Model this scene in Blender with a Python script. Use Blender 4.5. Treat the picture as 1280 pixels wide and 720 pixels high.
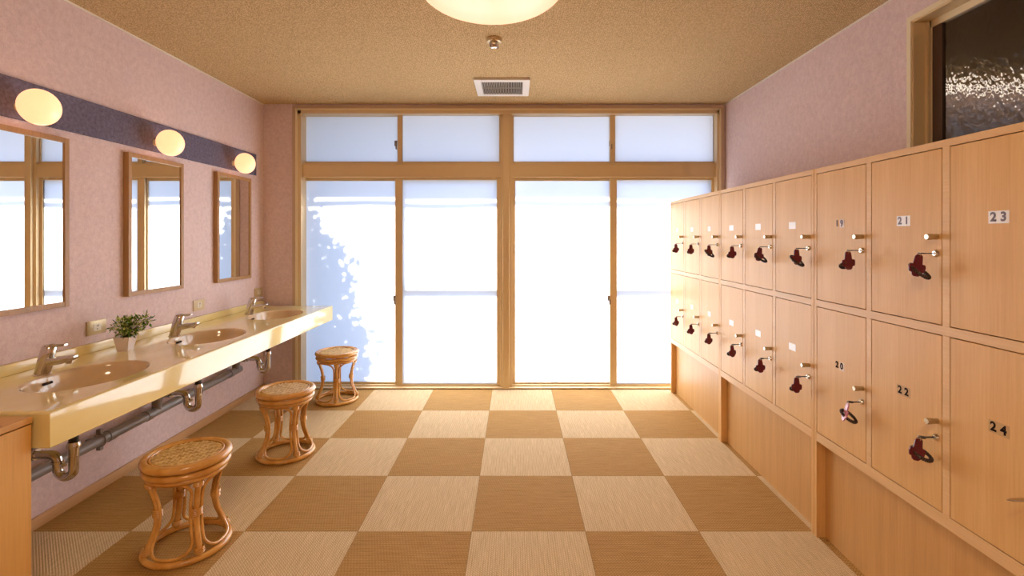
import bpy, bmesh, math, random
from mathutils import Vector, Matrix
PI = math.pi
sc = bpy.context.scene
for o in list(bpy.data.objects): bpy.data.objects.remove(o)
C = sc.collection

# ------------------------------------------------------------------ camera
F = 613.0; VX, VY = 643.5, 296.0; HC = 1.295
cam = bpy.data.cameras.new('camera'); co = bpy.data.objects.new('camera', cam); C.objects.link(co)
cam.sensor_width = 36; cam.lens = F/1280*36
cam.shift_x = -(VX-640)/1280; cam.shift_y = -(360-VY)/1280
co.location = (0, 0, HC); co.rotation_euler = (PI/2, 0, 0); cam.clip_start = .02
sc.camera = co
# ------------------------------------------------------------------ light
SKY = 1.62; SUN = 10.5; FILL = 13.5  # the last value drives the added fill lamp behind the camera
w = bpy.data.worlds.new('sky'); sc.world = w; w.use_nodes = True
bg = w.node_tree.nodes['Background']; bg.inputs[0].default_value = (.43, .60, 1.0, 1); bg.inputs[1].default_value = SKY
sd = Vector((.22, -.80, -.56)).normalized()
sl = bpy.data.lights.new('sun', 'SUN'); sl.energy = SUN; sl.angle = .009; sl.color = (1, .97, .92)
so = bpy.data.objects.new('sun', sl); C.objects.link(so); so.rotation_euler = sd.to_track_quat('-Z', 'Y').to_euler()
so.location = (-3, 9, 6)
vs = sc.view_settings
vs.view_transform = 'Standard'; vs.look = 'None'; vs.gamma = 1; vs.exposure = 0.95; vs.use_curve_mapping = False

# ------------------------------------------------------------------ materials
def mat(name, col, rough=.5, metal=0, spec=.5, **k):
    m = bpy.data.materials.new(name); m.use_nodes = True
    b = m.node_tree.nodes['Principled BSDF']
    b.inputs['Base Color'].default_value = (*col, 1); b.inputs['Roughness'].default_value = rough
    b.inputs['Metallic'].default_value = metal; b.inputs['Specular IOR Level'].default_value = spec
    for kk, v in k.items(): b.inputs[kk.replace('_', ' ')].default_value = v
    return m
def nn(m, t, **k):
    n = m.node_tree.nodes.new(t)
    for a, v in k.items(): setattr(n, a, v)
    return n
def lk(m, a, b): m.node_tree.links.new(a, b)
def bs(m): return m.node_tree.nodes['Principled BSDF']
def coords(m, scale=(1, 1, 1), rot=(0, 0, 0)):
    t = nn(m, 'ShaderNodeTexCoord'); mp = nn(m, 'ShaderNodeMapping')
    mp.inputs['Scale'].default_value = scale; mp.inputs['Rotation'].default_value = rot
    lk(m, t.outputs['Object'], mp.inputs['Vector']); return mp.outputs[0]
def noise(m, vec, scale, detail=3, rough=.55):
    n = nn(m, 'ShaderNodeTexNoise'); n.inputs['Scale'].default_value = scale
    n.inputs['Detail'].default_value = detail; n.inputs['Roughness'].default_value = rough
    lk(m, vec, n.inputs['Vector']); return n.outputs['Fac']
def ramp(m, fac, stops):
    r = nn(m, 'ShaderNodeValToRGB'); e = r.color_ramp.elements
    while len(e) < len(stops): e.new(.5)
    for q, (p, c) in zip(e, stops): q.position = p; q.color = (*c, 1)
    lk(m, fac, r.inputs[0]); return r.outputs[0]
def bump(m, h, dist=.001, strength=1):
    b = nn(m, 'ShaderNodeBump'); b.inputs['Distance'].default_value = dist; b.inputs['Strength'].default_value = strength
    lk(m, h, b.inputs['Height']); lk(m, b.outputs[0], bs(m).inputs['Normal']); return b
def mathn(m, op, a, b=None):
    n = nn(m, 'ShaderNodeMath', operation=op)
    for i, v in enumerate((a, b)):
        if v is None: continue
        if isinstance(v, (int, float)): n.inputs[i].default_value = v
        else: lk(m, v, n.inputs[i])
    return n.outputs[0]

def wood(name, c1, c2, axis='z', rough=.42, spec=.4):
    m = mat(name, c1, rough, spec=spec)
    s = {'z': (1, 1, .03), 'y': (1, .03, 1), 'x': (.03, 1, 1)}[axis]
    v = coords(m, s)
    f = noise(m, v, 160, 4, .6); g = noise(m, v, 18, 3, .5)
    k = mathn(m, 'ADD', mathn(m, 'MULTIPLY', f, .55), mathn(m, 'MULTIPLY', g, .45))
    lk(m, ramp(m, k, [(.32, c2), (.66, c1)]), bs(m).inputs['Base Color'])
    bump(m, f, .0002, .3); return m

def pinkwall():
    m = mat('pink_wallpaper', (.72, .53, .49), .8, spec=.25)
    v = coords(m)
    f = noise(m, v, 170, 4, .7); g = noise(m, v, 40, 5, .7)
    k = mathn(m, 'ADD', mathn(m, 'MULTIPLY', f, .5), mathn(m, 'MULTIPLY', g, .5))
    lk(m, ramp(m, k, [(.36, (.685, .515, .51)), (.62, (.87, .705, .69))]), bs(m).inputs['Base Color'])
    bump(m, k, .0015, .6); return m
def ceilmat(name, a, b):
    m = mat(name, a, .9, spec=.15)
    v = coords(m)
    wv = nn(m, 'ShaderNodeTexWave', wave_type='BANDS', bands_direction='X'); wv.inputs['Scale'].default_value = 26; wv.inputs['Distortion'].default_value = 9; wv.inputs['Detail'].default_value = 3; wv.inputs['Detail Scale'].default_value = 3
    lk(m, v, wv.inputs['Vector'])
    w2 = nn(m, 'ShaderNodeTexWave', wave_type='BANDS', bands_direction='Y'); w2.inputs['Scale'].default_value = 26; w2.inputs['Distortion'].default_value = 9; w2.inputs['Detail'].default_value = 3; w2.inputs['Detail Scale'].default_value = 3
    lk(m, v, w2.inputs['Vector'])
    k = mathn(m, 'MULTIPLY', wv.outputs['Fac'], w2.outputs['Fac'])
    k2 = mathn(m, 'ADD', mathn(m, 'MULTIPLY', k, .6), mathn(m, 'MULTIPLY', noise(m, v, 120, 3), .4))
    lk(m, ramp(m, k2, [(.18, b), (.55, a)]), bs(m).inputs['Base Color'])
    bump(m, k2, .003, .8); return m
def carpet(name, hi, lo, alongY):
    m = mat(name, hi, .85, spec=.2)
    v = coords(m, rot=(0, 0, 0 if alongY else PI/2))
    vs_ = coords(m, (1, .04, 1) if alongY else (.04, 1, 1))
    streak = noise(m, vs_, 190, 4, .7)
    fine = coords(m, (1, 1, 1), (0, 0, 0))
    wv = nn(m, 'ShaderNodeTexWave', wave_type='BANDS', bands_direction='X'); wv.inputs['Scale'].default_value = 34; wv.inputs['Distortion'].default_value = 1.2; wv.inputs['Detail Scale'].default_value = 6
    lk(m, v, wv.inputs['Vector'])
    w2 = nn(m, 'ShaderNodeTexWave', wave_type='BANDS', bands_direction='DIAGONAL'); w2.inputs['Scale'].default_value = 52; w2.inputs['Distortion'].default_value = 1
    lk(m, v, w2.inputs['Vector'])
    weave = mathn(m, 'MULTIPLY', wv.outputs['Fac'], w2.outputs['Fac'])
    k = mathn(m, 'ADD', mathn(m, 'MULTIPLY', weave, .30), mathn(m, 'ADD', mathn(m, 'MULTIPLY', streak, .62), mathn(m, 'MULTIPLY', noise(m, fine, 160, 2), .2)))
    lk(m, ramp(m, k, [(.3, lo), (.68, hi)]), bs(m).inputs['Base Color'])
    bump(m, weave, .002, .7); return m

M = {}
M['pink'] = pinkwall()
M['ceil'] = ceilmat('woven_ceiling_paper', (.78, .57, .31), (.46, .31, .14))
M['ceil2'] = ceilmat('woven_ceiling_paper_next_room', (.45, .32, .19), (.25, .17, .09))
M['light_tile'] = carpet('pale_woven_carpet', (.88, .69, .43), (.54, .37, .18), True)
M['dark_tile'] = carpet('brown_woven_carpet', (.66, .39, .135), (.31, .16, .038), False)
M['slab'] = mat('floor_slab', (.3, .22, .12), .9)
M['locker'] = wood('locker_beech', (.83, .51, .20), (.71, .395, .135))
M['locker_y'] = wood('locker_beech_rail', (.84, .56, .28), (.74, .45, .20), 'y')
M['plinth'] = wood('plinth_wood', (.70, .40, .145), (.58, .31, .10))
M['cab'] = wood('cabinet_wood', (.82, .47, .14), (.70, .37, .10))
M['cab_y'] = wood('cabinet_top_wood', (.76, .42, .13), (.64, .33, .09), 'y')
M['base'] = wood('baseboard_wood', (.66, .38, .17), (.54, .29, .12), 'y')
M['mframe'] = wood('mirror_frame_wood', (.50, .28, .11), (.36, .19, .07))
M['dark'] = mat('dark_gap', (.04, .02, .012), .9)
M['alu'] = mat('gold_aluminium', (.76, .59, .34), .42, .2)
M['alu2'] = mat('pale_gold_aluminium', (.88, .74, .48), .38, .15)
M['casing'] = mat('beige_casing', (.60, .44, .30), .5)
M['casing2'] = mat('pale_casing', (.88, .76, .52), .45)
M['caulk'] = mat('white_caulk', (.85, .78, .66), .6)
M['purple'] = mat('purple_band', (.14, .12, .19), .75)
_v = coords(M['purple']); _n = noise(M['purple'], _v, 60, 5, .7)
lk(M['purple'], ramp(M['purple'], _n, [(.35, (.095, .08, .135)), (.65, (.19, .165, .25))]), bs(M['purple']).inputs['Base Color']); bump(M['purple'], _n, .003, .8)
M['cream'] = mat('cream_marble', (.80, .62, .32), .1, spec=.6, Coat_Weight=.6, Coat_Roughness=.03)
_v = coords(M['cream'], (1, .4, 1)); _n = noise(M['cream'], _v, 5, 4, .5)
lk(M['cream'], ramp(M['cream'], _n, [(.35, (.86, .67, .26)), (.65, (.92, .76, .35))]), bs(M['cream']).inputs['Base Color'])
M['bowl'] = mat('beige_bowl', (.74, .53, .30), .12, spec=.6, Coat_Weight=.5, Coat_Roughness=.03)
M['chrome'] = mat('chrome', (.62, .58, .52), .12, 1)
M['satin'] = mat('satin_nickel', (.56, .50, .40), .25, 1)
M['mirror'] = mat('mirror_silver', (.93, .94, .94), .0, 1)
M['pvc'] = mat('grey_pvc', (.25, .215, .195), .35)
M['blackp'] = mat('black_plastic', (.025, .022, .02), .4)
M['plate'] = mat('beige_plate', (.72, .58, .36), .4)
M['plate2'] = mat('cream_socket', (.84, .76, .6), .35)
M['plate_metal'] = mat('brass_plate', (.62, .48, .26), .35, .3)
M['white'] = mat('white_plastic', (.84, .80, .74), .4)
M['grille'] = mat('grey_grille', (.35, .30, .24), .5)
M['pot'] = mat('white_ceramic', (.80, .68, .62), .25)
M['soil'] = mat('soil', (.09, .05, .03), 1)
M['leaf'] = mat('leaf', (.10, .17, .035), .5, spec=.2)
_v = coords(M['leaf']); _n = noise(M['leaf'], _v, 70, 2)
lk(M['leaf'], ramp(M['leaf'], _n, [(.42, (.05, .12, .015)), (.50, (.20, .33, .04)), (.60, (.66, .70, .22))]), bs(M['leaf']).inputs['Base Color'])
M['stem'] = mat('stem', (.18, .16, .05), .7)
M['rattan'] = mat('rattan', (.66, .30, .07), .25, spec=.6, Coat_Weight=.4, Coat_Roughness=.15)
_v = coords(M['rattan']); _n = noise(M['rattan'], _v, 14, 2)
lk(M['rattan'], ramp(M['rattan'], _n, [(.34, (.62, .28, .055)), (.66, (.80, .43, .11))]), bs(M['rattan']).inputs['Base Color'])
M['cane'] = mat('woven_cane', (.72, .42, .13), .3)
_v = coords(M['cane']); _n = noise(M['cane'], _v, 60, 3)
lk(M['cane'], ramp(M['cane'], _n, [(.34, (.62, .34, .09)), (.66, (.96, .70, .28))]), bs(M['cane']).inputs['Base Color'])
M['binding'] = mat('cane_binding', (.66, .34, .10), .4)
M['fob'] = mat('crimson_plastic', (.13, .008, .02), .3)
M['fob_pink'] = mat('pink_edge', (.62, .22, .30), .3)
M['coil'] = mat('dark_coil', (.045, .025, .02), .35)
M['stick_w'] = mat('white_sticker', (.90, .86, .86), .15)
M['stick_p'] = mat('pale_sticker', (.78, .66, .60), .2)
M['stick_f'] = mat('faded_sticker', (.84, .68, .52), .25)
M['stick_t'] = mat('clear_tape_tan', (.60, .36, .13), .4)
M['ink'] = mat('black_ink', (.02, .012, .01), .8, spec=.05)
M['ink_g'] = mat('grey_ink', (.24, .22, .27), .8, spec=.05)
M['concrete'] = mat('concrete', (.32, .31, .30), .9)
M['roof'] = mat('eave_boards', (.40, .34, .27), .9)
M['foliage'] = mat('foliage', (.05, .10, .03), .7)
M['bark'] = mat('bark', (.12, .08, .05), .9)
M['brownwood'] = mat('dark_brown_sash', (.085, .05, .03), .6)
def emis(name, col, s, base=(.9, .8, .6)):
    m = mat(name, base, .35); b = bs(m)
    b.inputs['Emission Color'].default_value = (*col, 1); b.inputs['Emission Strength'].default_value = s; return m
M['globe'] = emis('lit_opal_globe', (1, .47, .23), .76, (.7, .55, .4))
M['dome'] = emis('lit_opal_dome', (1, .50, .28), .6, (.5, .38, .25))
M['dome_fill'] = emis('lit_opal_dome_bright', (1, .82, .58), FILL)  # strong glow for the added fill lamp only
M['tube'] = emis('lit_tube', (1, .93, .85), .7)
# frosted pane: light is scattered through it
def frosted():
    m = bpy.data.materials.new('frosted_glass'); m.use_nodes = True; t = m.node_tree; t.nodes.clear()
    o = t.nodes.new('ShaderNodeOutputMaterial'); a = t.nodes.new('ShaderNodeBsdfTranslucent'); g = t.nodes.new('ShaderNodeBsdfGlossy'); x = t.nodes.new('ShaderNodeMixShader')
    a.inputs[0].default_value = (.86, .86, .86, 1); g.inputs['Roughness'].default_value = .15; g.inputs[0].default_value = (.9, .9, .9, 1)
    x.inputs[0].default_value = .04
    t.links.new(a.outputs[0], x.inputs[1]); t.links.new(g.outputs[0], x.inputs[2]); t.links.new(x.outputs[0], o.inputs[0]); return m
M['frost'] = frosted()
def ripple():
    m = mat('rippled_glass', (.80, .74, .66), .05, spec=.5, Transmission_Weight=1.0, IOR=1.45)
    v = coords(m, (1, 1, .75)); n = noise(m, v, 38, 1.5, .5); bump(m, n, .0045, .9); return m
M['ripple'] = ripple()

# ------------------------------------------------------------------ geometry helpers
class MB:
    def __init__(s): s.bm = bmesh.new()
    def box(s, x0, x1, y0, y1, z0, z1, bev=0):
        r = bmesh.ops.create_cube(s.bm, size=1)['verts']
        bmesh.ops.scale(s.bm, vec=(abs(x1-x0), abs(y1-y0), abs(z1-z0)), verts=r)
        bmesh.ops.translate(s.bm, vec=((x0+x1)/2, (y0+y1)/2, (z0+z1)/2), verts=r)
        if bev:
            e = {e for v in r for e in v.link_edges}
            bmesh.ops.bevel(s.bm, geom=list(e), offset=bev, segments=2, profile=.5, affect='EDGES')
        return s
    def cyl(s, p0, p1, r0, r1=None, n=24, caps=True):
        return s.tube([p0, p1], [r0, r0 if r1 is None else r1], n, caps=caps)
    def tube(s, pts, rad, n=10, closed=False, caps=True, sq=None):
        pts = [Vector(p) for p in pts]; N = len(pts)
        if not isinstance(rad, (list, tuple)): rad = [rad]*N
        T = []
        for i in range(N):
            a = pts[(i-1) % N] if closed or i > 0 else pts[i]
            b = pts[(i+1) % N] if closed or i < N-1 else pts[i]
            T.append((b-a).normalized())
        up = Vector((0, 0, 1)) if abs(T[0].z) < .9 else Vector((0, 1, 0))
        u = T[0].cross(up).normalized(); rings = []
        for i in range(N):
            u = (u - T[i]*u.dot(T[i])).normalized(); v = T[i].cross(u)
            fu, fv = sq or (1, 1)
            rings.append([s.bm.verts.new(pts[i] + rad[i]*(fu*math.cos(2*PI*k/n)*u + fv*math.sin(2*PI*k/n)*v)) for k in range(n)])
        for i in range(N if closed else N-1):
            A, B = rings[i], rings[(i+1) % N]
            for k in range(n): s.bm.faces.new((A[k], A[(k+1) % n], B[(k+1) % n], B[k]))
        if caps and not closed:
            s.bm.faces.new(rings[0][::-1]); s.bm.faces.new(rings[-1])
        return s
    def ring(s, c, R, r, n=48, m=10, axis='z', sy=1):
        pts = []
        for k in range(n):
            a = 2*PI*k/n; x, y = R*math.cos(a), R*sy*math.sin(a)
            pts.append(Vector(c) + {'z': Vector((x, y, 0)), 'x': Vector((0, x, y)), 'y': Vector((x, 0, y))}[axis])
        return s.tube(pts, r, m, closed=True)
    def lathe(s, prof, c=(0, 0, 0), n=40, axis='z', sx=1, sy=1):
        c = Vector(c); rings = []
        for r, h in prof:
            row = []
            if r < 1e-6:
                p = {'z': Vector((0, 0, h)), 'x': Vector((h, 0, 0)), 'y': Vector((0, h, 0))}[axis]
                row = [s.bm.verts.new(c+p)]
            else:
                for k in range(n):
                    a = 2*PI*k/n; x, y = r*sx*math.cos(a), r*sy*math.sin(a)
                    p = {'z': Vector((x, y, h)), 'x': Vector((h, x, y)), 'y': Vector((x, h, y))}[axis]
                    row.append(s.bm.verts.new(c+p))
            rings.append(row)
        for A, B in zip(rings, rings[1:]):
            for k in range(n):
                a = [A[k % len(A)], A[(k+1) % len(A)]]; b = [B[(k+1) % len(B)], B[k % len(B)]]
                f = []
                for q in a+b:
                    if q not in f: f.append(q)
                if len(f) > 2: s.bm.faces.new(f)
        return s
    def poly(s, pts): s.bm.faces.new([s.bm.verts.new(p) for p in pts]); return s
    def prism(s, pts, d):
        """pts: 3D outline; d: thickness vector"""
        d = Vector(d); a = [s.bm.verts.new(Vector(p)) for p in pts]; b = [s.bm.verts.new(Vector(p)+d) for p in pts]; n = len(a)
        s.bm.faces.new(a); s.bm.faces.new(b[::-1])
        for i in range(n): s.bm.faces.new((a[i], b[i], b[(i+1) % n], a[(i+1) % n]))
        return s
    def build(s, name, m, parent=None, smooth=True, sharp=40):
        bmesh.ops.recalc_face_normals(s.bm, faces=s.bm.faces)
        me = bpy.data.meshes.new(name)
        if smooth:
            for f in s.bm.faces: f.smooth = True
            for e in s.bm.edges:
                if len(e.link_faces) == 2 and e.calc_face_angle(0) > math.radians(sharp): e.smooth = False
        s.bm.to_mesh(me); s.bm.free()
        me.materials.append(M[m])
        o = bpy.data.objects.new(name, me); C.objects.link(o)
        if parent: o.parent = parent
        return o
def thing(name, label=None, cat=None, loc=(0, 0, 0), group=None, kind=None, rz=0):
    o = bpy.data.objects.new(name, None); C.objects.link(o); o.location = loc; o.rotation_euler = (0, 0, rz); o.empty_display_size = .05
    return tag(o, label, cat, group, kind)
def tag(o, label=None, cat=None, group=None, kind=None):
    if label: o['label'] = label
    if cat: o['category'] = cat
    if group: o['group'] = group
    if kind: o['kind'] = kind
    return o
def copytree(o, parent=None):
    c = o.copy(); C.objects.link(c)
    if parent: c.parent = parent
    for ch in list(o.children): copytree(ch, c)
    return c
def S(o, label=None): return tag(o, label, kind='structure')

XL, XR, YB, ZC = -2.13, 1.783, 4.157, 2.42
YF = -1.9
def PX(x, Y=YB): return (x-VX)/F*Y
def PZ(y, Y=YB): return HC+(VY-y)/F*Y

# ------------------------------------------------------------------ room shell
fl = S(MB().box(XL-.1, XR+.1, YF-.1, YB+.15, -.12, -.006).build('floor', 'slab'), 'checkerboard of pale and brown woven carpet tiles')
meshes = {}
for i in range(-4, 4):
    for j in range(0, 13):
        x0, x1 = -.19+.5*i, .31+.5*i; y1 = YB-.5*j; y0 = y1-.5
        x0 = max(x0, XL); x1 = min(x1, XR); y0 = max(y0, YF)
        if x1-x0 < .01 or y1-y0 < .01: continue
        k = 'light_tile' if (i+j) % 2 == 0 else 'dark_tile'
        full = abs(x1-x0-.5) < 1e-6 and abs(y1-y0-.5) < 1e-6
        if full and k in meshes: o = bpy.data.objects.new('carpet_tile', meshes[k]); C.objects.link(o)
        else:
            o = MB().box(-(x1-x0)/2+.0006, (x1-x0)/2-.0006, -(y1-y0)/2+.0006, (y1-y0)/2-.0006, -.0065, 0, .0008).build('carpet_tile', k, smooth=False)
            if full: meshes[k] = o.data
        o.location = ((x0+x1)/2, (y0+y1)/2, 0); o.parent = fl
S(MB().box(XL-.1, XR+.1, YF-.1, YB+.15, ZC, ZC+.1).build('ceiling', 'ceil'), 'woven golden beige ceiling paper')
S(MB().box(XL-.1, XL, YF-.1, YB+.15, 0, ZC).build('wall_left', 'pink'), 'pink textured wallpaper wall behind the washbasins')
S(MB().box(XL, XR, YF-.1, YF, 0, ZC).build('wall_front', 'pink'), 'pink wall behind the viewpoint')
# window wall: pink strips either side + above
wb = MB(); X0, X1 = PX(366), PX(902)
wb.box(XL, X0, YB, YB+.15, 0, ZC); wb.box(X1, XR, YB, YB+.15, 0, ZC); wb.box(X0, X1, YB, YB+.15, PZ(132), ZC)
S(wb.build('wall_back', 'pink'), 'pink strips of wall around the big window')
# right wall with opening
oy0, oy1, oz0, oz1 = .45, 2.20, 1.30, 2.262
wr = MB()
wr.box(XR, XR+.1, YF-.1, oy0, 0, ZC); wr.box(XR, XR+.1, oy1, YB+.15, 0, ZC); wr.box(XR, XR+.1, oy0, oy1, 0, oz0); wr.box(XR, XR+.1, oy0, oy1, oz1, ZC)
S(wr.build('wall_right', 'pink'), 'pink wall above the lockers')
b = MB().box(XL, XL+.012, YF, YB, 0, .052, .002)
S(b.build('baseboard_left', 'base'), 'low brown wooden baseboard')
S(MB().box(XL, XL+.006, YF, YB, ZC-.008, ZC).build('trim_1', 'caulk'), 'thin pale line where left wall meets ceiling')
S(MB().box(XR-.006, XR, YF, YB, ZC-.008, ZC).build('trim_2', 'caulk'), 'thin pale line where right wall meets ceiling')
S(MB().box(XL, XL+.014, .6, 4.015, 1.797, 1.968).build('trim_3', 'purple'), 'dark purple textured band on left wall behind the globe lamps')

# ------------------------------------------------------------------ big window
win = S(thing('window_1', 'wall-wide gold aluminium window with frosted sliding panes'))
c = MB()
yf = YB-.012
xa, xb = PX(366), PX(904.5)
c.box(xa, PX(372), yf, YB+.05, 0, PZ(132)); c.box(PX(899), xb, yf, YB+.05, 0, PZ(132)); c.box(PX(372), PX(899), yf, YB+.05, PZ(137.5), PZ(132))
c.build('casing', 'casing', win, False)
c = MB(); c.box(PX(370), PX(372.4), yf-.003, yf+.01, 0, PZ(137)); c.box(PX(898.6), PX(900.6), yf-.003, yf+.01, 0, PZ(137)); c.box(PX(370), PX(900.6), yf-.003, yf+.01, PZ(138), PZ(136))
c.build('casing_edge', 'casing2', win, False)
f = MB(); fy0, fy1 = YB-.005, YB+.15
f.box(PX(372), PX(376.5), fy0, fy1, 0, PZ(137.5)); f.box(PX(896), PX(899), fy0, fy1, 0, PZ(137.5)); f.box(PX(372), PX(899), fy0, fy1, PZ(142), PZ(137.5))
f.box(PX(376.5), PX(896), fy0+.012, YB+.055, 0, .012, .002); f.box(PX(376.5), PX(896), YB+.055, fy1, 0, .022, .002)
f.build('outer_frame', 'alu', win, False)
c = MB().box(PX(628.5), PX(636.5), YB+.005, fy1, 0, PZ(137.5), .003).box(PX(625), PX(640), YB+.03, fy1-.001, 0, PZ(137.5), .002)
c.build('centre_post', 'alu', win, False)
for a, bb in ((376.5, 626), (639, 896)):
    MB().box(PX(a), PX(bb), YB+.032, fy1-.002, PZ(220, YB+.03), PZ(204.5, YB+.03), .002).box(PX(a), PX(bb), YB+.025, YB+.05, PZ(206.5, YB+.03), PZ(204.5, YB+.03)).box(PX(a), PX(bb), YB+.025, YB+.05, PZ(221.5, YB+.03), PZ(219.5, YB+.03)).build('transom_bar', 'alu', win, False)
def sash(name, px0, px1, py0, py1, ix0, ix1, iy0, iy1, Y, latch=None, light=None):
    """outer rect px, inner (pane) rect px, plane depth Y"""
    X = lambda v: PX(v, Y); Z = lambda v: PZ(v, Y)
    s = MB(); t = .024
    s.box(X(px0), X(ix0), Y, Y+t, Z(py1), Z(py0), .0015); s.box(X(ix1), X(px1), Y, Y+t, Z(py1), Z(py0), .0015)
    s.box(X(ix0), X(ix1), Y, Y+t, Z(iy0), Z(py0), .0015); s.box(X(ix0), X(ix1), Y, Y+t, Z(py1), Z(iy1), .0015)
    o = s.build(name, 'alu', win, False)
    MB().box(X(ix0)-.004, X(ix1)+.004, Y+.010, Y+.014, Z(iy1)-.004, Z(iy0)+.004).build('pane', 'frost', o, False)
    g = MB(); e = .003
    g.box(X(ix0)-e, X(ix0), Y-.002, Y+.01, Z(iy1), Z(iy0)); g.box(X(ix1), X(ix1)+e, Y-.002, Y+.01, Z(iy1), Z(iy0)); g.box(X(ix0), X(ix1), Y-.002, Y+.01, Z(iy0), Z(iy0)+e); g.box(X(ix0), X(ix1), Y-.002, Y+.01, Z(iy1)-e, Z(iy1))
    g.build('glazing_bead', 'alu2' if light else 'alu', o, False)
    if latch:
        lx, ly = latch; cx, cz = X(lx), Z(ly)
        l = MB().box(cx-.012, cx+.012, Y-.012, Y, cz-.02, cz+.028, .003)
        l.box(cx+.002, cx+.012, Y-.03, Y-.01, cz-.05, cz-.005, .003)
        l.build('latch', 'pvc', o)
    return o
Yf_, Yb_ = YB+.062, YB+.090
sash('transom_sash', 374, 502, 139, 205, 377.5, 497, 145.5, 202, Yb_, (495, 180))
sash('transom_sash', 497, 627, 139, 205, 503, 624, 144, 202, Yf_)
sash('transom_sash', 638, 768, 139, 205, 642, 762, 145.5, 202, Yb_, (763, 180))
sash('transom_sash', 762.5, 898, 139, 205, 769, 892, 144, 202, Yf_)
sash('sliding_sash', 374, 501, 220, 485, 379.5, 494, 226, 477.5, Yb_, None, True)
sash('sliding_sash', 494.5, 627, 220, 487, 503, 621, 225, 480, Yf_, None, True)
sash('sliding_sash', 638, 768, 220, 485, 644, 762, 226, 478, Yb_, None, True)
sash('sliding_sash', 762.5, 898, 220, 487, 771, 889.5, 225, 480, Yf_, None, True)
for lx in (493.5, 761):
    cx, cz = PX(lx, YB+.06), PZ(374)
    MB().box(cx-.012, cx+.008, YB+.044, YB+.064, cz-.022, cz+.025, .003).box(cx-.002, cx+.012, YB+.03, YB+.054, cz-.05, cz-.005, .003).build('latch', 'pvc', win)
for px_, py_ in ((616, 141.5), (616, 222.5), (882, 222.5)):
    X_ = PX(px_, YB+.06); Z_ = PZ(py_, YB+.06)
    MB().box(X_-.012, X_+.025, YB+.052, YB+.064, Z_-.006, Z_+.006, .002).build('stopper', 'alu2', win)
# insect screens outside the second and fourth panes
for a, bb in ((503, 621), (771, 889)):
    x0, x1 = PX(a)-.04, PX(bb)+.04; y = YB+.125
    zb = PZ(367.5)+.04
    MB().box(x0, x0+.03, y, y+.02, .05, 1.8).box(x1-.03, x1, y, y+.02, .05, 1.8).box(x0+.03, x1-.03, y, y+.02, zb-.024, zb+.020).box(x0+.03, x1-.03, y, y+.02, .05, .08).box(x0+.03, x1-.03, y, y+.02, 1.77, 1.8).build('insect_screen_frame', 'pvc', win, False)

# ------------------------------------------------------------------ outside
S(MB().box(-9, 9, YB+.15, 16, -.25, -.15).build('ground', 'concrete'), 'concrete yard outside the window')
d = 1.0; ez = 1.63+d*.56/.80
ev = MB().box(-5, 5, YB+.15, YB+.10+d, ez, ez+.06)
S(ev.build('eave', 'roof'), 'roof eave above the window outside')
pr = MB()  # pole added outside to cast a thin band below the eave shadow
pz = 1.567+.82*.7
pts = [(-3+.25*k, YB+.9, pz+.008*math.sin(k*1.3)) for k in range(25)]
pr.tube(pts, .021, 10)
for k in (-2.8, 2.7): pr.tube([(k, YB+.9, pz), (k, YB+.9, ez+.02)], .008, 6)
tag(pr.build('shadow_pole', 'pvc'), 'thin unseen pole added under the eave for a shadow band on frosted panes', 'pole')
random.seed(5)
tr = thing('tree', 'leafy evergreen tree outside, seen as shadow on the leftmost frosted pane', 'tree', (-2.95, YB+1.55, -.15))
MB().tube([(0, 0, 0), (.03, 0, .6), (-.02, .03, 1.3), (.05, 0, 2.1)], [.06, .05, .04, .015], 10).build('trunk', 'bark', tr)
lf = bmesh.new()
prof = [(0.0, 1.36), (.55, 1.32), (1.25, 1.30), (1.65, 1.21), (2.05, 1.11), (2.35, .99), (2.62, .86), (2.85, .80), (3.0, .5), (3.1, .1)]
def rad_at(z):
    for (a, ra), (b2, rb) in zip(prof, prof[1:]):
        if a <= z <= b2: return ra+(rb-ra)*(z-a)/(b2-a)
    return .1
for i in range(22000):
    z = .1+3.0*random.random(); r = rad_at(z)*(1+.05*math.sin(z*9)+.04*math.sin(z*23))
    a = random.random()*2*PI; q = r*math.sqrt(random.random())*(1.03 if random.random() > .1 else 1.1)
    if z > 2.35 and q > .55 and random.random() < .72: continue
    p = Vector((q*math.cos(a), .45*q*math.sin(a), z))
    u = Vector((random.uniform(-1, 1), random.uniform(-.4, .4), random.uniform(-1, 1))).normalized(); v = u.cross(Vector((random.uniform(-.4, .4), 1, random.uniform(-.4, .4)))).normalized()
    s = random.uniform(.045, .07)
    lf.faces.new([lf.verts.new(p-u*s), lf.verts.new(p+v*s*.45), lf.verts.new(p+u*s), lf.verts.new(p-v*s*.45)])
me = bpy.data.meshes.new('crown'); lf.to_mesh(me); lf.free(); me.materials.append(M['foliage'])
o = bpy.data.objects.new('crown', me); C.objects.link(o); o.parent = tr; o['kind'] = 'stuff'

# ------------------------------------------------------------------ internal window, right wall
w2 = S(thing('window_2', 'internal window with rippled glass above the lockers'))
cs = MB(); e = .022
cs.box(XR-.008, XR+.004, oy1, oy1+e, oz0-e, oz1+e); cs.box(XR-.008, XR+.004, oy0-e, oy0, oz0-e, oz1+e); cs.box(XR-.008, XR+.004, oy0, oy1, oz1, oz1+e); cs.box(XR-.008, XR+.004, oy0, oy1, oz0-e, oz0)
cs.build('casing', 'casing2', w2, False)
jb = MB(); t = .008; jx0, jx1 = XR-.002, XR+.13
jb.box(jx0, jx1, oy1-t, oy1, oz0, oz1); jb.box(jx0, jx1, oy0, oy0+t, oz0, oz1); jb.box(jx0, jx1, oy0+t, oy1-t, oz1-t, oz1); jb.box(jx0, jx1, oy0+t, oy1-t, oz0, oz0+t)
jb.box(XR+.052, XR+.062, oy1-.02, oy1-t, oz0, oz1)
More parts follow.
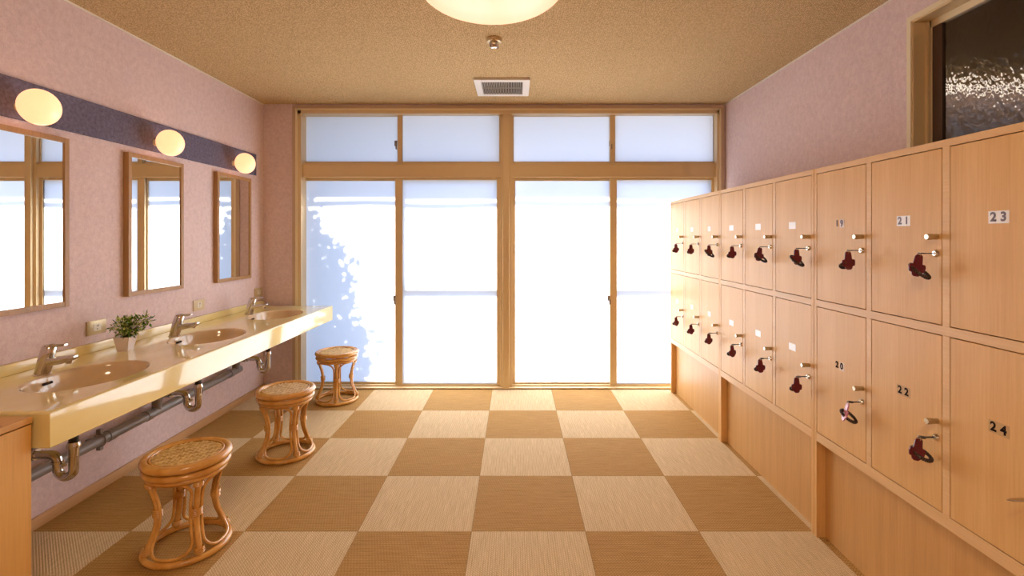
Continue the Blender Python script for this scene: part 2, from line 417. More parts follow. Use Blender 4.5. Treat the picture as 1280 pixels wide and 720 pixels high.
jb.build('jamb', 'alu', w2, False)
sx = MB(); x0, x1 = XR+.066, XR+.092; m_ = .016
sx.box(x0, x1, oy1-t-m_, oy1-t, oz0+t, oz1-t); sx.box(x0, x1, oy0+t, oy0+t+m_, oz0+t, oz1-t); sx.box(x0, x1, oy0+t, oy1-t, oz1-t-.03, oz1-t); sx.box(x0, x1, oy0+t, oy1-t, oz0+t, oz0+t+.03)
sh = sx.build('sash', 'alu2', w2, False)
MB().box(x0+.004, x1-.004, oy1-t-m_-.05, oy1-t-m_, oz0+.04, oz1-.038).build('stile', 'brownwood', sh, False)
MB().box(x0+.010, x0+.015, oy0+.02, oy1-t-m_-.045, oz0+.03, oz1-.03).build('pane', 'ripple', sh, False)
# next room
nr = MB(); a0, a1 = XR+.13, XR+3.2
nr.box(a0, a1, -.9, 3.9, -.1, 0); nr.box(a1, a1+.1, -.9, 3.9, 0, 2.5); nr.box(a0, a1, 3.8, 3.9, 0, 2.5); nr.box(a0, a1, -.9, -.8, 0, 2.5)
nr.box(XR+.1, a0, -.9, oy0, 0, 2.5); nr.box(XR+.1, a0, oy1, 3.9, 0, 2.5); nr.box(XR+.1, a0, oy0, oy1, 0, oz0); nr.box(XR+.1, a0, oy0, oy1, oz1, 2.5)
S(nr.build('wall_next_room', 'pink', None, False), 'walls of the room behind the rippled glass')
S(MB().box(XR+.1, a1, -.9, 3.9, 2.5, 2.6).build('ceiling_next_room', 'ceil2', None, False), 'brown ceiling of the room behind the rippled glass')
S(MB().box(a0, a1, 3.77, 3.8, 0, 2.10).build('panel_next_room', 'pot', None, False), 'pale panel on the far wall of the next room')
tl = MB().box(2.5, 4.4, 3.66, 3.70, 2.40, 2.44).build('fluorescent_tube', 'tube'); tag(tl, 'pale light strip seen blurred through the rippled glass', 'lamp')

# ------------------------------------------------------------------ lockers
XF = 1.30; UW = .98
lock_bot, lock_top = .416, 1.589
cols = []
def digits(txt, size, inkm, parent, loc):
    cu = bpy.data.curves.new('number', 'FONT'); cu.body = txt; cu.size = size; cu.align_x = 'CENTER'; cu.align_y = 'CENTER'; cu.extrude = .0002; cu.offset = size*.035
    t = bpy.data.objects.new('tmp', cu); C.objects.link(t)
    bpy.context.view_layer.update()
    me = bpy.data.meshes.new_from_object(t.evaluated_get(bpy.context.evaluated_depsgraph_get()))
    bpy.data.objects.remove(t); me.materials.clear(); me.materials.append(M[inkm])
    # text x -> -y world (viewed from -x side, far is left), text y -> z
    me.transform(Matrix(((0, 0, -1, 0), (-1, 0, 0, 0), (0, 1, 0, 0), (0, 0, 0, 1))))
    o = bpy.data.objects.new('number', me); C.objects.link(o); o.parent = parent; o.location = loc; return o
knob_me = MB().lathe([(0, -.034), (.008, -.034), (.0095, -.0325), (.0095, -.022), (.0085, -.012), (.0085, 0), (0, 0)], axis='x', n=24).build('knob', 'satin')
lock_me = MB().lathe([(0, -.010), (.004, -.010), (.004, -.008), (.0075, -.008), (.0105, -.003), (.0115, 0), (0, 0)], axis='x', n=24).build('lock', 'chrome')
KN, LK = knob_me.data, lock_me.data
bpy.data.objects.remove(knob_me); bpy.data.objects.remove(lock_me)
door_me = {}
ups = ['far', 'middle', 'near']
keypos = []
def inst(me, name, parent, loc):
    o = bpy.data.objects.new(name, me); C.objects.link(o); o.parent = parent; o.location = loc; return o
labels_u = ['six-door beech locker unit beside the window wall, farthest of the row', 'six-door beech locker unit with blank white stickers, middle of the row', 'six-door beech locker unit with doors numbered 19 to 24, nearest']
SP = .018; ST = .025
dw = (UW-2*SP-2*ST)/3
for u in range(3):
    yfar = 4.09-UW*u; ynear = yfar-UW+.002
    L = thing('locker_unit', labels_u[u], 'lockers', (0, 0, 0), 'beech locker units along the right wall')
    cb = MB(); xb_ = XR-.012
    for ya, yb in ((ynear, ynear+SP), (yfar-SP, yfar)): cb.box(XF, xb_, ya, yb, 0, lock_top, .0008)
    cb.box(xb_-.006, xb_, ynear+SP, yfar-SP, 0, lock_top)
    cb.box(XF+.03, xb_-.006, ynear+SP, yfar-SP, lock_top-.02, lock_top-.002)
    cb.box(XF+.03, xb_-.006, ynear+SP, yfar-SP, 1.003, 1.018); cb.box(XF+.03, xb_-.006, ynear+SP, yfar-SP, .42, .44)
    cb.build('carcass', 'locker', L, False)
    for za, zb in ((1.567, lock_top), (.996, 1.024), (lock_bot, .454)): MB().box(XF, XF+.02, ynear+SP, yfar-SP, za, zb, .0006).build('rail', 'locker_y', L, False)
    MB().box(XF+.024, XF+.03, ynear+SP, yfar-SP, .44, 1.58).build('gap_shade', 'dark', L, False)  # near-black sheet stands in for the shaded interior behind the door gaps
    MB().box(XF+.038, XF+.052, ynear+SP, yfar-SP, 0, lock_bot).build('plinth', 'plinth', L, False)
    for cidx in range(3):
        y1 = yfar-SP-cidx*(dw+ST); y0 = y1-dw
        if cidx < 2:
            for za, zb in ((.454, .996), (1.024, 1.567)): MB().box(XF, XF+.02, y0-ST, y0, za, zb, .0006).build('stile', 'locker_y', L, False)
        for row, (z0, z1) in enumerate(((1.024, 1.567), (.454, .996))):
            g = .003
            if row not in door_me:
                dd = MB().box(0, .018, -dw/2+g, dw/2-g, z0+g, z1-g, .0008).build('door', 'locker', L, False); door_me[row] = dd.data; D = dd
            else: D = inst(door_me[row], 'door', L, (0, 0, 0))
            D.location = (XF, (y0+y1)/2, 0)
            num = 7+u*6+cidx*2+row
            kz = HC if row == 0 else HC-.567
            ky = -dw/2+.018
            inst(KN, 'knob', D, (0, ky, kz)); inst(LK, 'lock', D, (0, ky+.003, kz-.051))
            sz = HC+.053 if row == 0 else HC-.516
            if u == 2:
                if num in (21, 23): sm, im = 'stick_w', 'ink_g'
                elif num == 19: sm, im = 'stick_f', 'ink_g'
                elif num == 20: sm, im = 'stick_f', 'ink'
                else: sm, im = 'stick_t', 'ink'
                s2 = 'stick_p' if num == 21 else sm
                if num in (19, 20):
                    MB().box(-.0006, 0, -.028, -.001, sz-.016, sz+.016).build('number_sticker', 'stick_p' if num == 19 else 'stick_f', D, False)
                else:
                    MB().box(-.0006, 0, -.028, .0285, sz-.017, sz+.017).build('number_sticker', sm, D, False)
                a_, b_ = str(num)
                for ch, oy in ((a_, .0145), (b_, -.0135)): digits(ch, .034, im, D, (-.0012, oy, sz))
            elif u == 1:
                MB().box(-.0006, 0, -.028, .028, sz-.016, sz+.016).build('number_sticker', 'stick_w', D, False)
            else:
                MB().box(-.0006, 0, -.024, .024, sz-.016, sz+.016).build('number_sticker', 'stick_p' if cidx == 2 else 'stick_f', D, False)
            keypos.append((num, u, cidx, row, (y0+y1)/2+ky+.003, kz-.051))

# ------------------------------------------------------------------ keys with fobs
def key_parts(root, L=.048, style=0, seed=0):
    rnd = random.Random(seed)
    k = MB().box(-.024, .004, -.0035, .0035, -.0015, .0015); k.lathe([(0, -.0018), (.0085, -.0018), (.0085, .0018), (0, .0018)], (-L+.014, 0, 0), 20, 'z', sx=1.35)
    k.build('key', 'blackp', root)
    tip = Vector((-L+.004, 0, 0))
    MB().ring(tip+Vector((0, 0, -.004)), .0065, .0008, 20, 6, 'x').build('key_ring', 'chrome', root)
    T = Matrix.Translation(tip+Vector((0, 0, -.009)))
    R = Matrix.Rotation(rnd.uniform(-.18, .18), 4, 'Y') @ Matrix.Rotation(rnd.uniform(-.25, .25), 4, 'Z')
    if style == 2: R = Matrix.Rotation(.30, 4, 'Y') @ Matrix.Rotation(PI/2-.25, 4, 'Z')
    # tag outline in x-z plane facing the viewer (-y)
    out = [(-.010, 0), (-.0125, -.024), (-.0205, -.026), (-.0225, -.034), (-.0205, -.048), (-.013, -.051), (-.0115, -.058), (-.006, -.063), (.006, -.063), (.0115, -.058), (.013, -.051), (.0205, -.048), (.0225, -.034), (.0205, -.026), (.0125, -.024), (.010, 0), (.006, .005), (-.006, .005)]
    f = MB().prism([(x, -.002, z) for x, z in out], (0, .004, 0))
    f.box(-.0025, .0025, -.0024, .0024, -.0055, -.001)
    o = f.build('fob', 'fob_pink' if style == 2 else 'fob', root, False); o.matrix_local = T @ R
    dz = .028 if style else .022
    c = MB(); pts = []
    ang = rnd.uniform(-.3, .3)
    for q in range(64):
        a = 2*PI*q/64
        if style == 0: p = Vector((.0165*math.cos(a)*1.12, .004+.008*(1+math.sin(a)), -.037-.010*(1+math.sin(a))))
        else: p = Vector((-.002+.032*(1-math.cos(a))*.85-.016, .006+.012*math.sin(a), -.032-.014*(1-math.cos(a))+.013*math.sin(a)))
        pts.append(p)
    c.tube(pts, [.0054+.0009*math.cos(q*PI) for q in range(64)], 8, closed=True)
    o = c.build('wrist_coil', 'coil', root)
    o.matrix_local = T @ (Matrix.Rotation(ang*.5, 4, 'Z') if style == 0 else Matrix.Rotation(ang*.3, 4, 'Y'))
protos = {}
nth = ['first', 'second', 'third', 'fourth', 'fifth', 'sixth', 'seventh', 'eighth', 'ninth']
styles = {7: 0, 9: 0, 11: 1, 13: 0, 15: 1, 17: 1, 19: 0, 21: 1, 23: 0, 8: 0, 10: 0, 12: 0, 14: 0, 16: 0, 18: 0, 20: 2, 22: 1, 24: 0}
for num, u, cidx, row, ky, kz in keypos:
    if num == 23: continue
    st = styles[num]
    col = u*3+cidx
    rowname = 'upper' if row == 0 else 'lower'
    if num == 24: lab = 'metal key in the lowest nearest locker door, cut by the right edge'
    elif num >= 19: lab = 'key with %s on door %d, %s row' % ({0: 'upright crimson fob', 1: 'crimson fob and dark wrist coil', 2: 'pink-edged fob and dark coil'}[st], num, rowname)
    else: lab = 'key with crimson fob in the %s %s locker door from the window' % (nth[col], rowname)
    key = (st, num % 3)
    loc = (XF-.008, ky, kz)
    if num == 24:
        k = thing('locker_key', lab, 'key', (XF-.008, ky+.03, kz-.036), 'crimson key fobs in the locker doors')
        MB().lathe([(0, -.07), (.002, -.068), (.006, -.055), (.007, -.03), (.007, .006), (0, .006)], (0, 0, 0), 16, 'x', sy=.6).build('key', 'satin', k)
        continue
    if key in protos:
        k = copytree(protos[key]); k.location = loc; tag(k, lab)
    else:
        k = thing('locker_key', lab, 'key', loc, 'crimson key fobs in the locker doors'); key_parts(k, .05, st, num); protos[key] = k

# ------------------------------------------------------------------ washbasin counter
ct = thing('washbasin_counter', 'long cream washbasin counter with three oval basins on left wall', 'counter', (0, 0, 0))
cxf, cxb, cy0, cy1, cz1, cz0 = -1.535, XL+.001, 1.62, 4.13, .716, .595
A, Bb, CX = .18, .24, -1.785
cys = [2.06, 2.86, 3.66]; r_ = .010
secs = [(cy0+r_, 2.46), (2.46, 3.26), (3.26, cy1-r_)]
bm = MB()
for (ya, yb), cy in zip(secs, cys):
    N = 72; inner = []; outer = []
    angs = [2*PI*k/N for k in range(N)]
    x0, x1 = cxb, cxf-r_
    for cxx, cyy in ((x0, ya), (x0, yb), (x1, ya), (x1, yb)): angs.append(math.atan2(cyy-cy, cxx-CX) % (2*PI))
    angs = sorted(set(round(a, 6) for a in angs))
    for a in angs:
        dx, dy = math.cos(a), math.sin(a)
        t = 1/math.sqrt((dx/A)**2+(dy/Bb)**2); inner.append(bm.bm.verts.new((CX+dx*t, cy+dy*t, cz1)))
        tt = min([(x1-CX)/dx if dx > 1e-9 else 9, (x0-CX)/dx if dx < -1e-9 else 9, (yb-cy)/dy if dy > 1e-9 else 9, (ya-cy)/dy if dy < -1e-9 else 9])
        outer.append(bm.bm.verts.new((CX+dx*tt, cy+dy*tt, cz1)))
    n = len(angs)
    for k in range(n): bm.bm.faces.new((inner[k], outer[k], outer[(k+1) % n], inner[(k+1) % n]))
path = [((cxb, cy0+r_), (0, -1)), ((cxf-r_, cy0+r_), (1, -1)), ((cxf-r_, cy1-r_), (1, 1)), ((cxb, cy1-r_), (0, 1))]
prof2 = [(r_*math.sin(a), cz1-r_+r_*math.cos(a)) for a in [i*PI/12 for i in range(7)]]+[(r_, cz0+.003), (r_-.003, cz0), (-.05, cz0)]
rows = [[bm.bm.verts.new((p[0]+n_[0]*o_, p[1]+n_[1]*o_, z_)) for o_, z_ in prof2] for p, n_ in path]
for Ra, Rb in zip(rows, rows[1:]):
    for k in range(len(prof2)-1): bm.bm.faces.new((Ra[k], Ra[k+1], Rb[k+1], Rb[k]))
bm.box(cxb, cxf-.03, cy0+.03, cy1-.03, cz0+.001, cz0+.002)
bmesh.ops.remove_doubles(bm.bm, verts=bm.bm.verts, dist=1e-5)
bm.build('countertop', 'cream', ct)
MB().box(cxb, cxb+.022, cy0, cy1, cz1, cz1+.047, .004).build('backsplash', 'cream', ct)
for cy in cys:
    pr_ = [(1.0, 0), (.985, -.0015), (.965, -.006), (.95, -.014), (.935, -.03), (.90, -.055), (.82, -.082), (.66, -.10), (.40, -.11), (.10, -.114), (0, -.115)]
    q = MB(); rings = []
    for s_, h in pr_:
        if s_ == 0: rings.append([q.bm.verts.new((0, 0, h))])
        else: rings.append([q.bm.verts.new((A*s_*math.cos(2*PI*k/72), Bb*s_*math.sin(2*PI*k/72), h)) for k in range(72)])
    for Ra, Rb in zip(rings, rings[1:]):
        for k in range(72):
            f = [Ra[k], Ra[(k+1) % 72]]+([Rb[(k+1) % 72], Rb[k]] if len(Rb) > 1 else [Rb[0]]); q.bm.faces.new(f)
    bo = q.build('basin', 'bowl', ct); bo.location = (CX, cy, cz1)
    # normals of an open bowl should face up: fine either way for an opaque shader
    MB().lathe([(.0, .004), (.016, .004), (.024, .001), (.024, -.004), (0, -.004)], (0, 0, -.111), 24).build('drain', 'chrome', bo)
    sl_ = MB(); pts = []
    for k in range(16):
        a = 2*PI*k/16; yy = .016*(1 if math.cos(a) > 0 else -1)+.007*math.cos(a); pts.append((0, yy, .006*math.sin(a)))
    sl_.prism(pts, (.004, 0, 0)); so_ = sl_.build('overflow_slot', 'dark', bo, False); so_.location = (-A*.93+.002, -.015, -.033); so_.rotation_euler = (0, -.35, 0)

# faucets
def faucet():
    t = thing('faucet', None, 'faucet', (0, 0, 0), 'chrome mixer faucets on the counter')
    b = MB()
    b.lathe([(0, 0), (.030, 0), (.030, .004), (.027, .006), (0, .006)], (0, 0, 0), 32)
    b.tube([(0, 0, .004), (.010, 0, .04), (.020, 0, .08), (.027, 0, .105), (.029, 0, .113)], [.027, .027, .0265, .026, .021], 24, sq=(1, 1))
    b.build('body', 'chrome', t)
    s = MB()
    def rect(x, z, w, h): return [(x, -w, z-h), (x, w, z-h), (x, w, z+h), (x, -w, z+h)]
    secs_ = [rect(.015, .052, .019, .015), rect(.05, .057, .020, .016), (rect(.09, .062, .019, .014)), rect(.125, .070, .017, .011), rect(.140, .075, .014, .006)]
    vs_ = [[s.bm.verts.new(p) for p in q] for q in secs_]
    for a, b_ in zip(vs_, vs_[1:]):
        for k in range(4): s.bm.faces.new((a[k], a[(k+1) % 4], b_[(k+1) % 4], b_[k]))
    s.bm.faces.new(vs_[0]); s.bm.faces.new(vs_[-1][::-1])
    bmesh.ops.bevel(s.bm, geom=[e for e in s.bm.edges], offset=.003, segments=2, affect='EDGES', profile=.5)
    s.cyl((.113, 0, .062), (.110, 0, .048), .011, .010, 20)
    s.build('spout', 'chrome', t)
    l = MB(); l.lathe([(.026, .104), (.025, .118), (.018, .126), (0, .128)], (.029, 0, 0), 24)
    l.tube([(.040, 0, .122), (.06, 0, .122), (.085, 0, .124), (.100, 0, .126)], [.014, .011, .010, .007], 14, sq=(1.3, .55))
    l.build('lever', 'chrome', t); return t
fa = faucet()
fl_ = ['chrome faucet at the nearest basin, left of the potted plant', 'chrome faucet at the middle basin', 'chrome faucet at the farthest basin by the corner']
for k, cy in enumerate(cys):
    o = fa if k == 0 else copytree(fa); o.location = (-1.985, cy, cz1); tag(o, fl_[k])

# drain traps
def trap():
    t = thing('drain_trap', None, 'pipe', (0, 0, 0), 'chrome drain traps under the counter')
    R = .033; zb = .335
    MB().cyl((0, 0, .43), (0, 0, .594), .017, None, 20).build('tailpiece', 'blackp', t)
    n = MB(); n.lathe([(.018, .425), (.024, .425), (.024, .437), (.021, .444), (.021, .448), (.018, .448)], (0, 0, 0), 24)
    n.build('nut', 'chrome', t)
    p = [(0, 0, .43), (0, 0, .38), (0, 0, zb)]
    for k in range(1, 13): a = PI*k/12; p.append((-R+R*math.cos(a), 0, zb-R*math.sin(a)))
    p += [(-2*R, 0, .355)]
    r2 = .032
    for k in range(1, 9): a = PI/2*k/8; q_ = r2-r2*math.cos(a); p.append((-2*R-q_, 0, .362+r2*math.sin(a)))
    p += [(-.165, 0, .394)]
    MB().tube(p, .0175, 20).build('trap_bend', 'chrome', t)
    c = MB(); c.lathe([(.0175, .36), (.0215, .36), (.0215, .368), (.0175, .368)], (-2*R, 0, 0), 20); c.lathe([(.0175, .385), (.0192, .385), (.0192, .388), (.0175, .388)], (0, 0, 0), 20)
    c.lathe([(0, .012), (.006, .012), (.008, .004), (.008, -.016), (0, -.016)], (-2*R+.024, -.002, .352), 12, 'x')
    c.cyl((-.150, 0, .394), (-.163, 0, .394), .023, None, 20)
    c.build('collar', 'chrome', t); return t
tp = trap()
tl_ = ['chrome drain trap nearest the wooden cabinet', 'chrome drain trap under the middle basin', 'chrome drain trap under the farthest basin']
TX = -1.826
for k, cy in enumerate(cys):
    o = tp if k == 0 else copytree(tp); o.location = (TX, cy-.03, 0); tag(o, tl_[k])
dp = thing('drain_pipe', 'dark grey drain pipe running under the counter along the wall', 'pipe')
PXx, PZz = -2.065, .315
MB().tube([(PXx, 1.64, .268), (PXx, 3.68, .3055)], .026, 24).build('main_pipe', 'pvc', dp)
for cy in cys:
    y = cy-.03; zm = .268+(y-1.64)*.0183
    p = [(PXx, y, zm), (PXx, y, .34), (PXx+.008, y, .370), (PXx+.025, y, .388), (PXx+.05, y, .394), (PXx+.076, y, .394)]
    MB().tube(p, [.025]*len(p), 20).build('wye_fitting', 'pvc', dp)
for y in (1.95, 2.50, 2.76, 3.56):
    PZz = .268+(y-1.64)*.0183
    MB().tube([(PXx, y-.02, PZz), (PXx, y+.02, PZz)], .029, 24).build('coupling', 'pvc', dp)
for y in (2.44, 3.20):
    PZz = .268+(y-1.64)*.0183
    MB().ring((PXx, y, PZz), .031, .003, 24, 6, 'y').box(XL, PXx-.02, y-.008, y+.008, PZz-.003, PZz+.003).box(PXx-.012, PXx+.010, y-.008, y+.008, PZz+.028, PZz+.055).box(PXx-.01, PXx+.01, y-.01, y+.01, PZz-.048, PZz-.03).build('clamp', 'pvc', dp)

# ------------------------------------------------------------------ mirrors, lamps, outlets
def mirror():
    t = thing('mirror', None, 'mirror', (0, 0, 0), 'wood framed mirrors over the washbasins')
    hy, z0, z1, w_, dpt = .2225, .968, 1.757, .024, .030
    f = MB(); f.box(0, dpt, -hy, -hy+w_, z0, z1, .0015); f.box(0, dpt, hy-w_, hy, z0, z1, .0015)
    f.box(0, dpt, -hy+w_, hy-w_, z1-w_, z1, .0015); f.box(0, dpt, -hy+w_, hy-w_, z0, z0+w_, .0015)
    f.build('frame', 'mframe', t, False)
    MB().box(.018, .024, -hy+w_-.002, hy-w_+.002, z0+w_-.002, z1-w_+.002).build('glass', 'mirror', t, False); return t
mi = mirror()
ml = ['wood framed mirror nearest, cut by the left edge of the photo', 'wood framed mirror above the middle basin', 'wood framed mirror above the farthest basin']
for k, y in enumerate((2.0905, 2.8895, 3.689)):
    o = mi if k == 0 else copytree(mi); o.location = (XL, y, 0); tag(o, ml[k])
def globe():
    t = thing('globe_lamp', None, 'lamp', (0, 0, 0), 'round opal wall lamps on the purple band')
    MB().lathe([(0, 0), (.020, 0), (.020, .012), (.018, .03), (0, .03)], (0, 0, 0), 32, 'x').build('base', 'casing2', t)
    pr_ = [(.0765*math.sin(PI*k/24), .090-.068*math.cos(PI*k/24)) for k in range(25)]
    pr_[0] = (0, pr_[0][1]); pr_[-1] = (0, pr_[-1][1])
    MB().lathe(pr_, (0, 0, 0), 48, 'x').build('glass_globe', 'globe', t); return t
gl = globe()
gll = ['lit opal globe lamp above the nearest mirror', 'lit opal globe lamp above the middle mirror', 'lit opal globe lamp above the farthest mirror']
for k, y in enumerate((2.09, 2.885, 3.685)):
    o = gl if k == 0 else copytree(gl); o.location = (XL+.014, y, 1.847); tag(o, gll[k])
def outlet(y, label, brass):
    t = thing('wall_outlet', label, 'outlet', (XL, y, .836), 'wall outlets behind the counter')
    MB().box(0, .008, -.058, .058, -.036, .036, .003).build('plate', 'plate_metal' if brass else 'plate', t)
    s = MB().box(.007, .010, -.022, .022, -.018, .018, .001).build('socket', 'plate2', t, False)
    MB().box(.0098, .0105, -.004, -.001, .004, .012).box(.0098, .0105, .005, .008, .004, .012).box(.0098, .0105, -.003, .003, -.010, -.006).build('slot', 'dark', s, False)
outlet(2.492, 'brassy outlet plate left of the potted plant', True)
outlet(3.30, 'pale outlet plate between middle and far mirrors', False)
outlet(4.065, 'beige outlet plate in the corner by the far faucet', True)

# ------------------------------------------------------------------ potted plant
random.seed(11)
pp = thing('potted_plant', 'small variegated plant in square white pot on the counter', 'plant', (-1.985, 2.50, cz1), rz=.15)
pt = MB(); a, b_ = .024, .036; h = .072
rr = [(a, 0), (b_, h), (b_-.004, h), (a-.002, .012)]
vs_ = [[pt.bm.verts.new((sx_*q, sy_*q, z)) for sx_, sy_ in ((-1, -1), (1, -1), (1, 1), (-1, 1))] for q, z in rr]
for u_, v_ in zip(vs_, vs_[1:]):
    for k in range(4): pt.bm.faces.new((u_[k], u_[(k+1) % 4], v_[(k+1) % 4], v_[k]))
pt.bm.faces.new(vs_[0][::-1]); pt.bm.faces.new(vs_[-1])
pt.build('pot', 'pot', pp, False)
MB().box(-.031, .031, -.031, .031, .055, .064).build('soil', 'soil', pp, False)
stm = MB(); lv = bmesh.new()
def leaf(p, u_, s_):
    v_ = u_.cross(Vector((random.uniform(-.3, .3), random.uniform(-.3, .3), 1))).normalized(); n_ = u_.cross(v_)
    P = [p, p+u_*s_*.8+v_*s_*.42, p+u_*s_*1.9, p+u_*s_*.8-v_*s_*.42, p+u_*s_*.9-n_*s_*.12]
    V = [lv.verts.new(x) for x in P]
    for tri in ((0, 1, 4), (1, 2, 4), (2, 3, 4), (3, 0, 4)): lv.faces.new([V[t2] for t2 in tri])
for n_l, ctr, rad_ in ((300, (.004, 0, .118), (.062, .058, .044)), (75, (.080, .012, .150), (.036, .03, .032))):
    ctr = Vector(ctr)
    for i in range(n_l):
        q = Vector((random.gauss(0, 1), random.gauss(0, 1), random.gauss(0, 1))).normalized()*random.random()**.45
        p = ctr+Vector((q.x*rad_[0], q.y*rad_[1], q.z*rad_[2]))
        leaf(p, (q+Vector((random.uniform(-.7, .7), random.uniform(-.7, .7), random.uniform(-.5, .7)))).normalized(), random.uniform(.011, .018))
        if i % 9 == 0: stm.tube([(random.uniform(-.015, .015), random.uniform(-.015, .015), .06), tuple((Vector((0, 0, .07))+p)*.5), tuple(p)], [.0015, .0012, .0008], 5)
stm.build('stems', 'stem', pp)['kind'] = 'stuff'
me = bpy.data.meshes.new('foliage'); lv.to_mesh(me); lv.free(); me.materials.append(M['leaf'])
o = bpy.data.objects.new('foliage', me); C.objects.link(o); o.parent = pp; o['kind'] = 'stuff'

# ------------------------------------------------------------------ cabinet at near left
cb = thing('wooden_cabinet', 'light wooden cabinet at the near end of the counter', 'cabinet')
kx, ky0, ky1, kz = -1.575, .3, 1.600, .708
MB().box(XL+.013, kx-.020, ky0, ky1, 0, kz-.022).build('body', 'cab', cb, False)
MB().box(XL+.013, kx, ky0-.002, ky1+.002, kz-.020, kz, .001).build('top', 'cab_y', cb, False)
for a, b_ in ((ky0, .95), (.953, ky1)):
    MB().box(kx-.019, kx-.001, a+.001, b_-.001, .0, kz-.0245, .001).build('door', 'cab', cb, False)

# ------------------------------------------------------------------ stools
random.seed(3)
def stool():
    t = thing('rattan_stool', None, 'stool', (0, 0, 0), 'round rattan stools at the washbasins')
    MB().ring((0, 0, .380), .149, .0165, 64, 14).build('seat_rim', 'rattan', t)
    MB().ring((0, 0, .389), .1305, .0045, 56, 8).build('inner_rim', 'rattan', t)
    MB().ring((0, 0, .347), .147, .0135, 64, 12).build('apron_ring', 'rattan', t)
    MB().ring((0, 0, .325), .140, .0095, 64, 10).build('lower_ring', 'rattan', t)
    MB().lathe([(0, .3835), (.131, .3835), (.131, .378), (0, .378)], (0, 0, 0), 48).build('seat_panel', 'binding', t, False)
    wv = bmesh.new(); R = .128; wd = .0135; n = int(R/wd)
    for dr in (0, 1):
        for i in range(-n, n+1):
            c_ = i*wd
            if abs(c_) > R-.004: continue
            half = math.sqrt(R*R-c_*c_); prev = None; jn = int(half/wd)
            for j in range(-jn*2, jn*2+1):
                s_ = j*wd/2
                jj = math.floor(s_/wd+.5)
                ph = (i+jj) % 4 if dr == 0 else (i+jj+2) % 4
                z = .3868+(.0018 if ph < 2 else -.0014)
                w0 = wd*.43
                P = [(s_, c_-w0, z-.0010), (s_, c_, z+.0010), (s_, c_+w0, z-.0010)]
                if dr: P = [(q[1], q[0], q[2]) for q in P]
                V = [wv.verts.new(q) for q in P]
                if prev:
                    for k in (0, 1): wv.faces.new((prev[k], prev[k+1], V[k+1], V[k]))
                prev = V
    me = bpy.data.meshes.new('woven_seat'); bmesh.ops.recalc_face_normals(wv, faces=wv.faces); wv.to_mesh(me); wv.free(); me.materials.append(M['cane'])
    o = bpy.data.objects.new('woven_seat', me); C.objects.link(o); o.parent = t; o['kind'] = 'stuff'; o.rotation_euler = (0, 0, .6)
    MB().ring((0, 0, .0135), .152, .0125, 64, 12).build('base_ring', 'rattan', t)
    prof_ = [(.328, .140), (.29, .128), (.24, .112), (.18, .103), (.12, .111), (.07, .130), (.035, .147), (.02, .152)]
    def rz(z):
        if z >= prof_[0][0]: return prof_[0][1]
        for (a, ra), (b2, rb) in zip(prof_, prof_[1:]):
            if a >= z >= b2:
                q = (a-z)/(a-b2); return ra+(rb-ra)*q
        return prof_[-1][1]
    def sm(z): return (rz(z+.02)+rz(z)*2+rz(z-.02))/4
    for k in range(4):
        a = PI/2*k; ca, sa = math.cos(a), math.sin(a)
        pts = [(sm(z)*ca, sm(z)*sa, z) for z in [.34-.02*i for i in range(17)]]
        MB().tube(pts, .0112, 12).build('leg', 'rattan', t)
        mid = a+PI/4; pts = []
        zt, zb_ = .315, .031; hz = (zt-zb_)/2; zc = (zt+zb_)/2; cr = .055
        hw = .078
        loop = []
        for (cx_, cz_, a0) in ((hw-cr, hz-cr, 0), (-hw+cr, hz-cr, PI/2), (-hw+cr, -hz+cr, PI), (hw-cr, -hz+cr, 1.5*PI)):
            for q in range(8): aa = a0+PI/2*q/7; loop.append((cx_+cr*math.cos(aa), cz_+cr*math.sin(aa)))
        dense = []
        for i in range(len(loop)):
            p, q = loop[i], loop[(i+1) % len(loop)]; L_ = math.dist(p, q); m_ = max(1, int(L_/.02))
            for r in range(m_): dense.append((p[0]+(q[0]-p[0])*r/m_, p[1]+(q[1]-p[1])*r/m_))
        for u_, v_ in dense:
            z = zc+v_; r = sm(z)-.002; ang = mid+(u_/hw)*(PI/4-.0195/r); pts.append((r*math.cos(ang), r*math.sin(ang), z))
        MB().tube(pts, .0062, 8, closed=True).build('side_loop', 'rattan', t)
        for zc_, wn in ((.182, .0205), (.048, .016), (.308, .017)):
            bd = MB()
            for q in range(4 if zc_ != .182 else 6):
                z = zc_-.012+.0052*q; r = sm(z); c0 = Vector((r*ca, r*sa, z)); ring = []
                for s_ in range(20):
                    aa = 2*PI*s_/20; tx, rx = wn*math.cos(aa), .0155*math.sin(aa)
                    ring.append(c0+Vector((rx*ca-tx*sa, rx*sa+tx*ca, 0)))
                bd.tube(ring, .0028, 6, closed=True)
            bd.build('binding', 'rattan', t)
    return t
stl = stool()
for k, (x, y, rz_, lab) in enumerate(((-1.372, 2.057, .87, 'round rattan stool in front of the nearest basin'), (-1.367, 2.93, .84, 'round rattan stool in the middle of the three'), (-1.409, 3.89, .30, 'round rattan stool against the frosted window pane'))):
    o = stl if k == 0 else copytree(stl); o.location = (x, y, 0); o.rotation_euler = (0, 0, rz_); tag(o, lab)

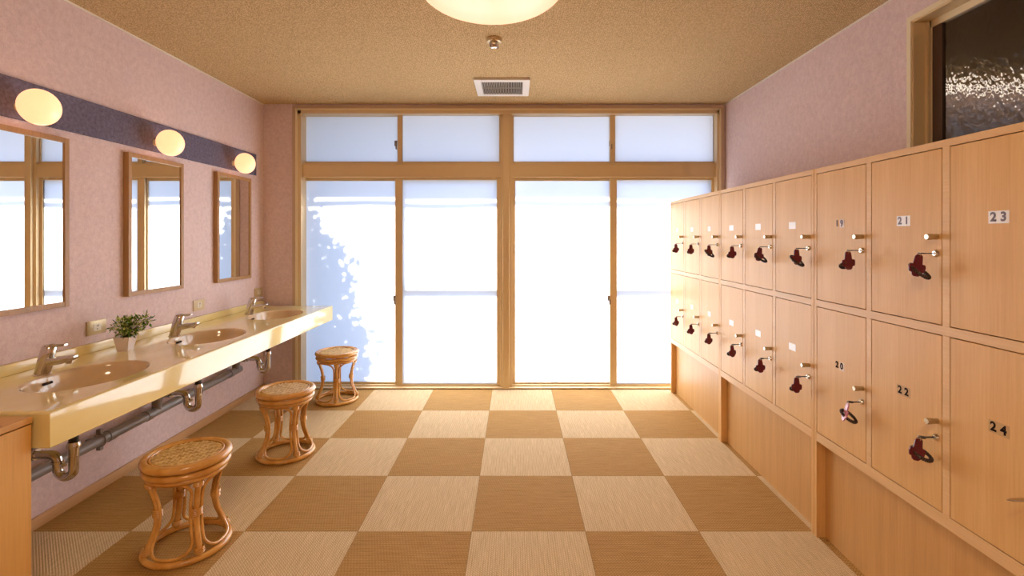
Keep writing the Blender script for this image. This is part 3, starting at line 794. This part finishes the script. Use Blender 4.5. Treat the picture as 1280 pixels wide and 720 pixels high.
# ------------------------------------------------------------------ ceiling fittings
cl = thing('ceiling_lamp', 'large round lit opal dome lamp on the ceiling', 'lamp', (-.105, 2.17, ZC))
def dome(t):
    MB().lathe([(0, 0), (.31, 0), (.31, -.012), (0, -.012)], (0, 0, 0), 64).build('base', 'white', t)
    pr_ = [(.325*math.sin(PI/2*k/20)**1.0, -.012-.105*math.cos(PI/2*k/20)) for k in range(21)]; pr_[0] = (0, -.117)
    MB().lathe(pr_[::-1], (0, 0, 0), 72).build('dome', 'dome', t)
dome(cl)
for x, y in ((-.105, -.25),):  # unseen copy of the dome, added behind the camera as room fill
    o = copytree(cl); o.location = (x, y, ZC)
    for ch in o.children:
        if ch.name.startswith('dome'): ch.data = ch.data.copy(); ch.data.materials[0] = M['dome_fill']
    tag(o, 'added unseen opal lamp brightening the room from behind the viewpoint', 'lamp')
sp = thing('heat_detector', 'small metallic detector on the ceiling between lamp and vent', 'detector', (-.118, 2.79, ZC))
MB().lathe([(0, 0), (.047, 0), (.047, -.006), (.040, -.018), (.022, -.024), (0, -.024)], (0, 0, 0), 32).build('base', 'plate_metal', sp)
MB().lathe([(.026, -.022), (.028, -.030), (.022, -.046), (.016, -.050), (.009, -.046), (0, -.046)], (0, 0, 0), 28).build('sensor_head', 'chrome', sp)
for k in range(4):
    a = PI/2*k+.5; MB().box(-.003, .003, -.002, .002, -.05, -.02).build('cage_rib', 'pvc', sp, False).location = (.025*math.cos(a), .025*math.sin(a), 0)
vt = thing('ceiling_vent', 'square white ceiling vent with dark slatted grille near the window', 'vent', (-.092, 3.665, ZC))
v = MB(); h = .2; g = .15; zz = -.018
v.box(-h, -g, -h, h, zz, 0, .003); v.box(g, h, -h, h, zz, 0, .003); v.box(-g, g, -h, -g, zz, 0, .003); v.box(-g, g, g, h, zz, 0, .003)
v.build('frame', 'white', vt, False)
MB().box(-g, g, -g, g, zz+.012, 0).build('duct', 'dark', vt, False)
s = MB()
for k in range(24): x = -g+.006+k*(2*g-.012)/23; s.box(x-.0028, x+.0028, -g, g, zz+.002, zz+.012)
s.box(-g, g, -.003, .003, zz+.001, zz+.008); s.build('grille_slats', 'grille', vt, False)['kind'] = 'stuff'
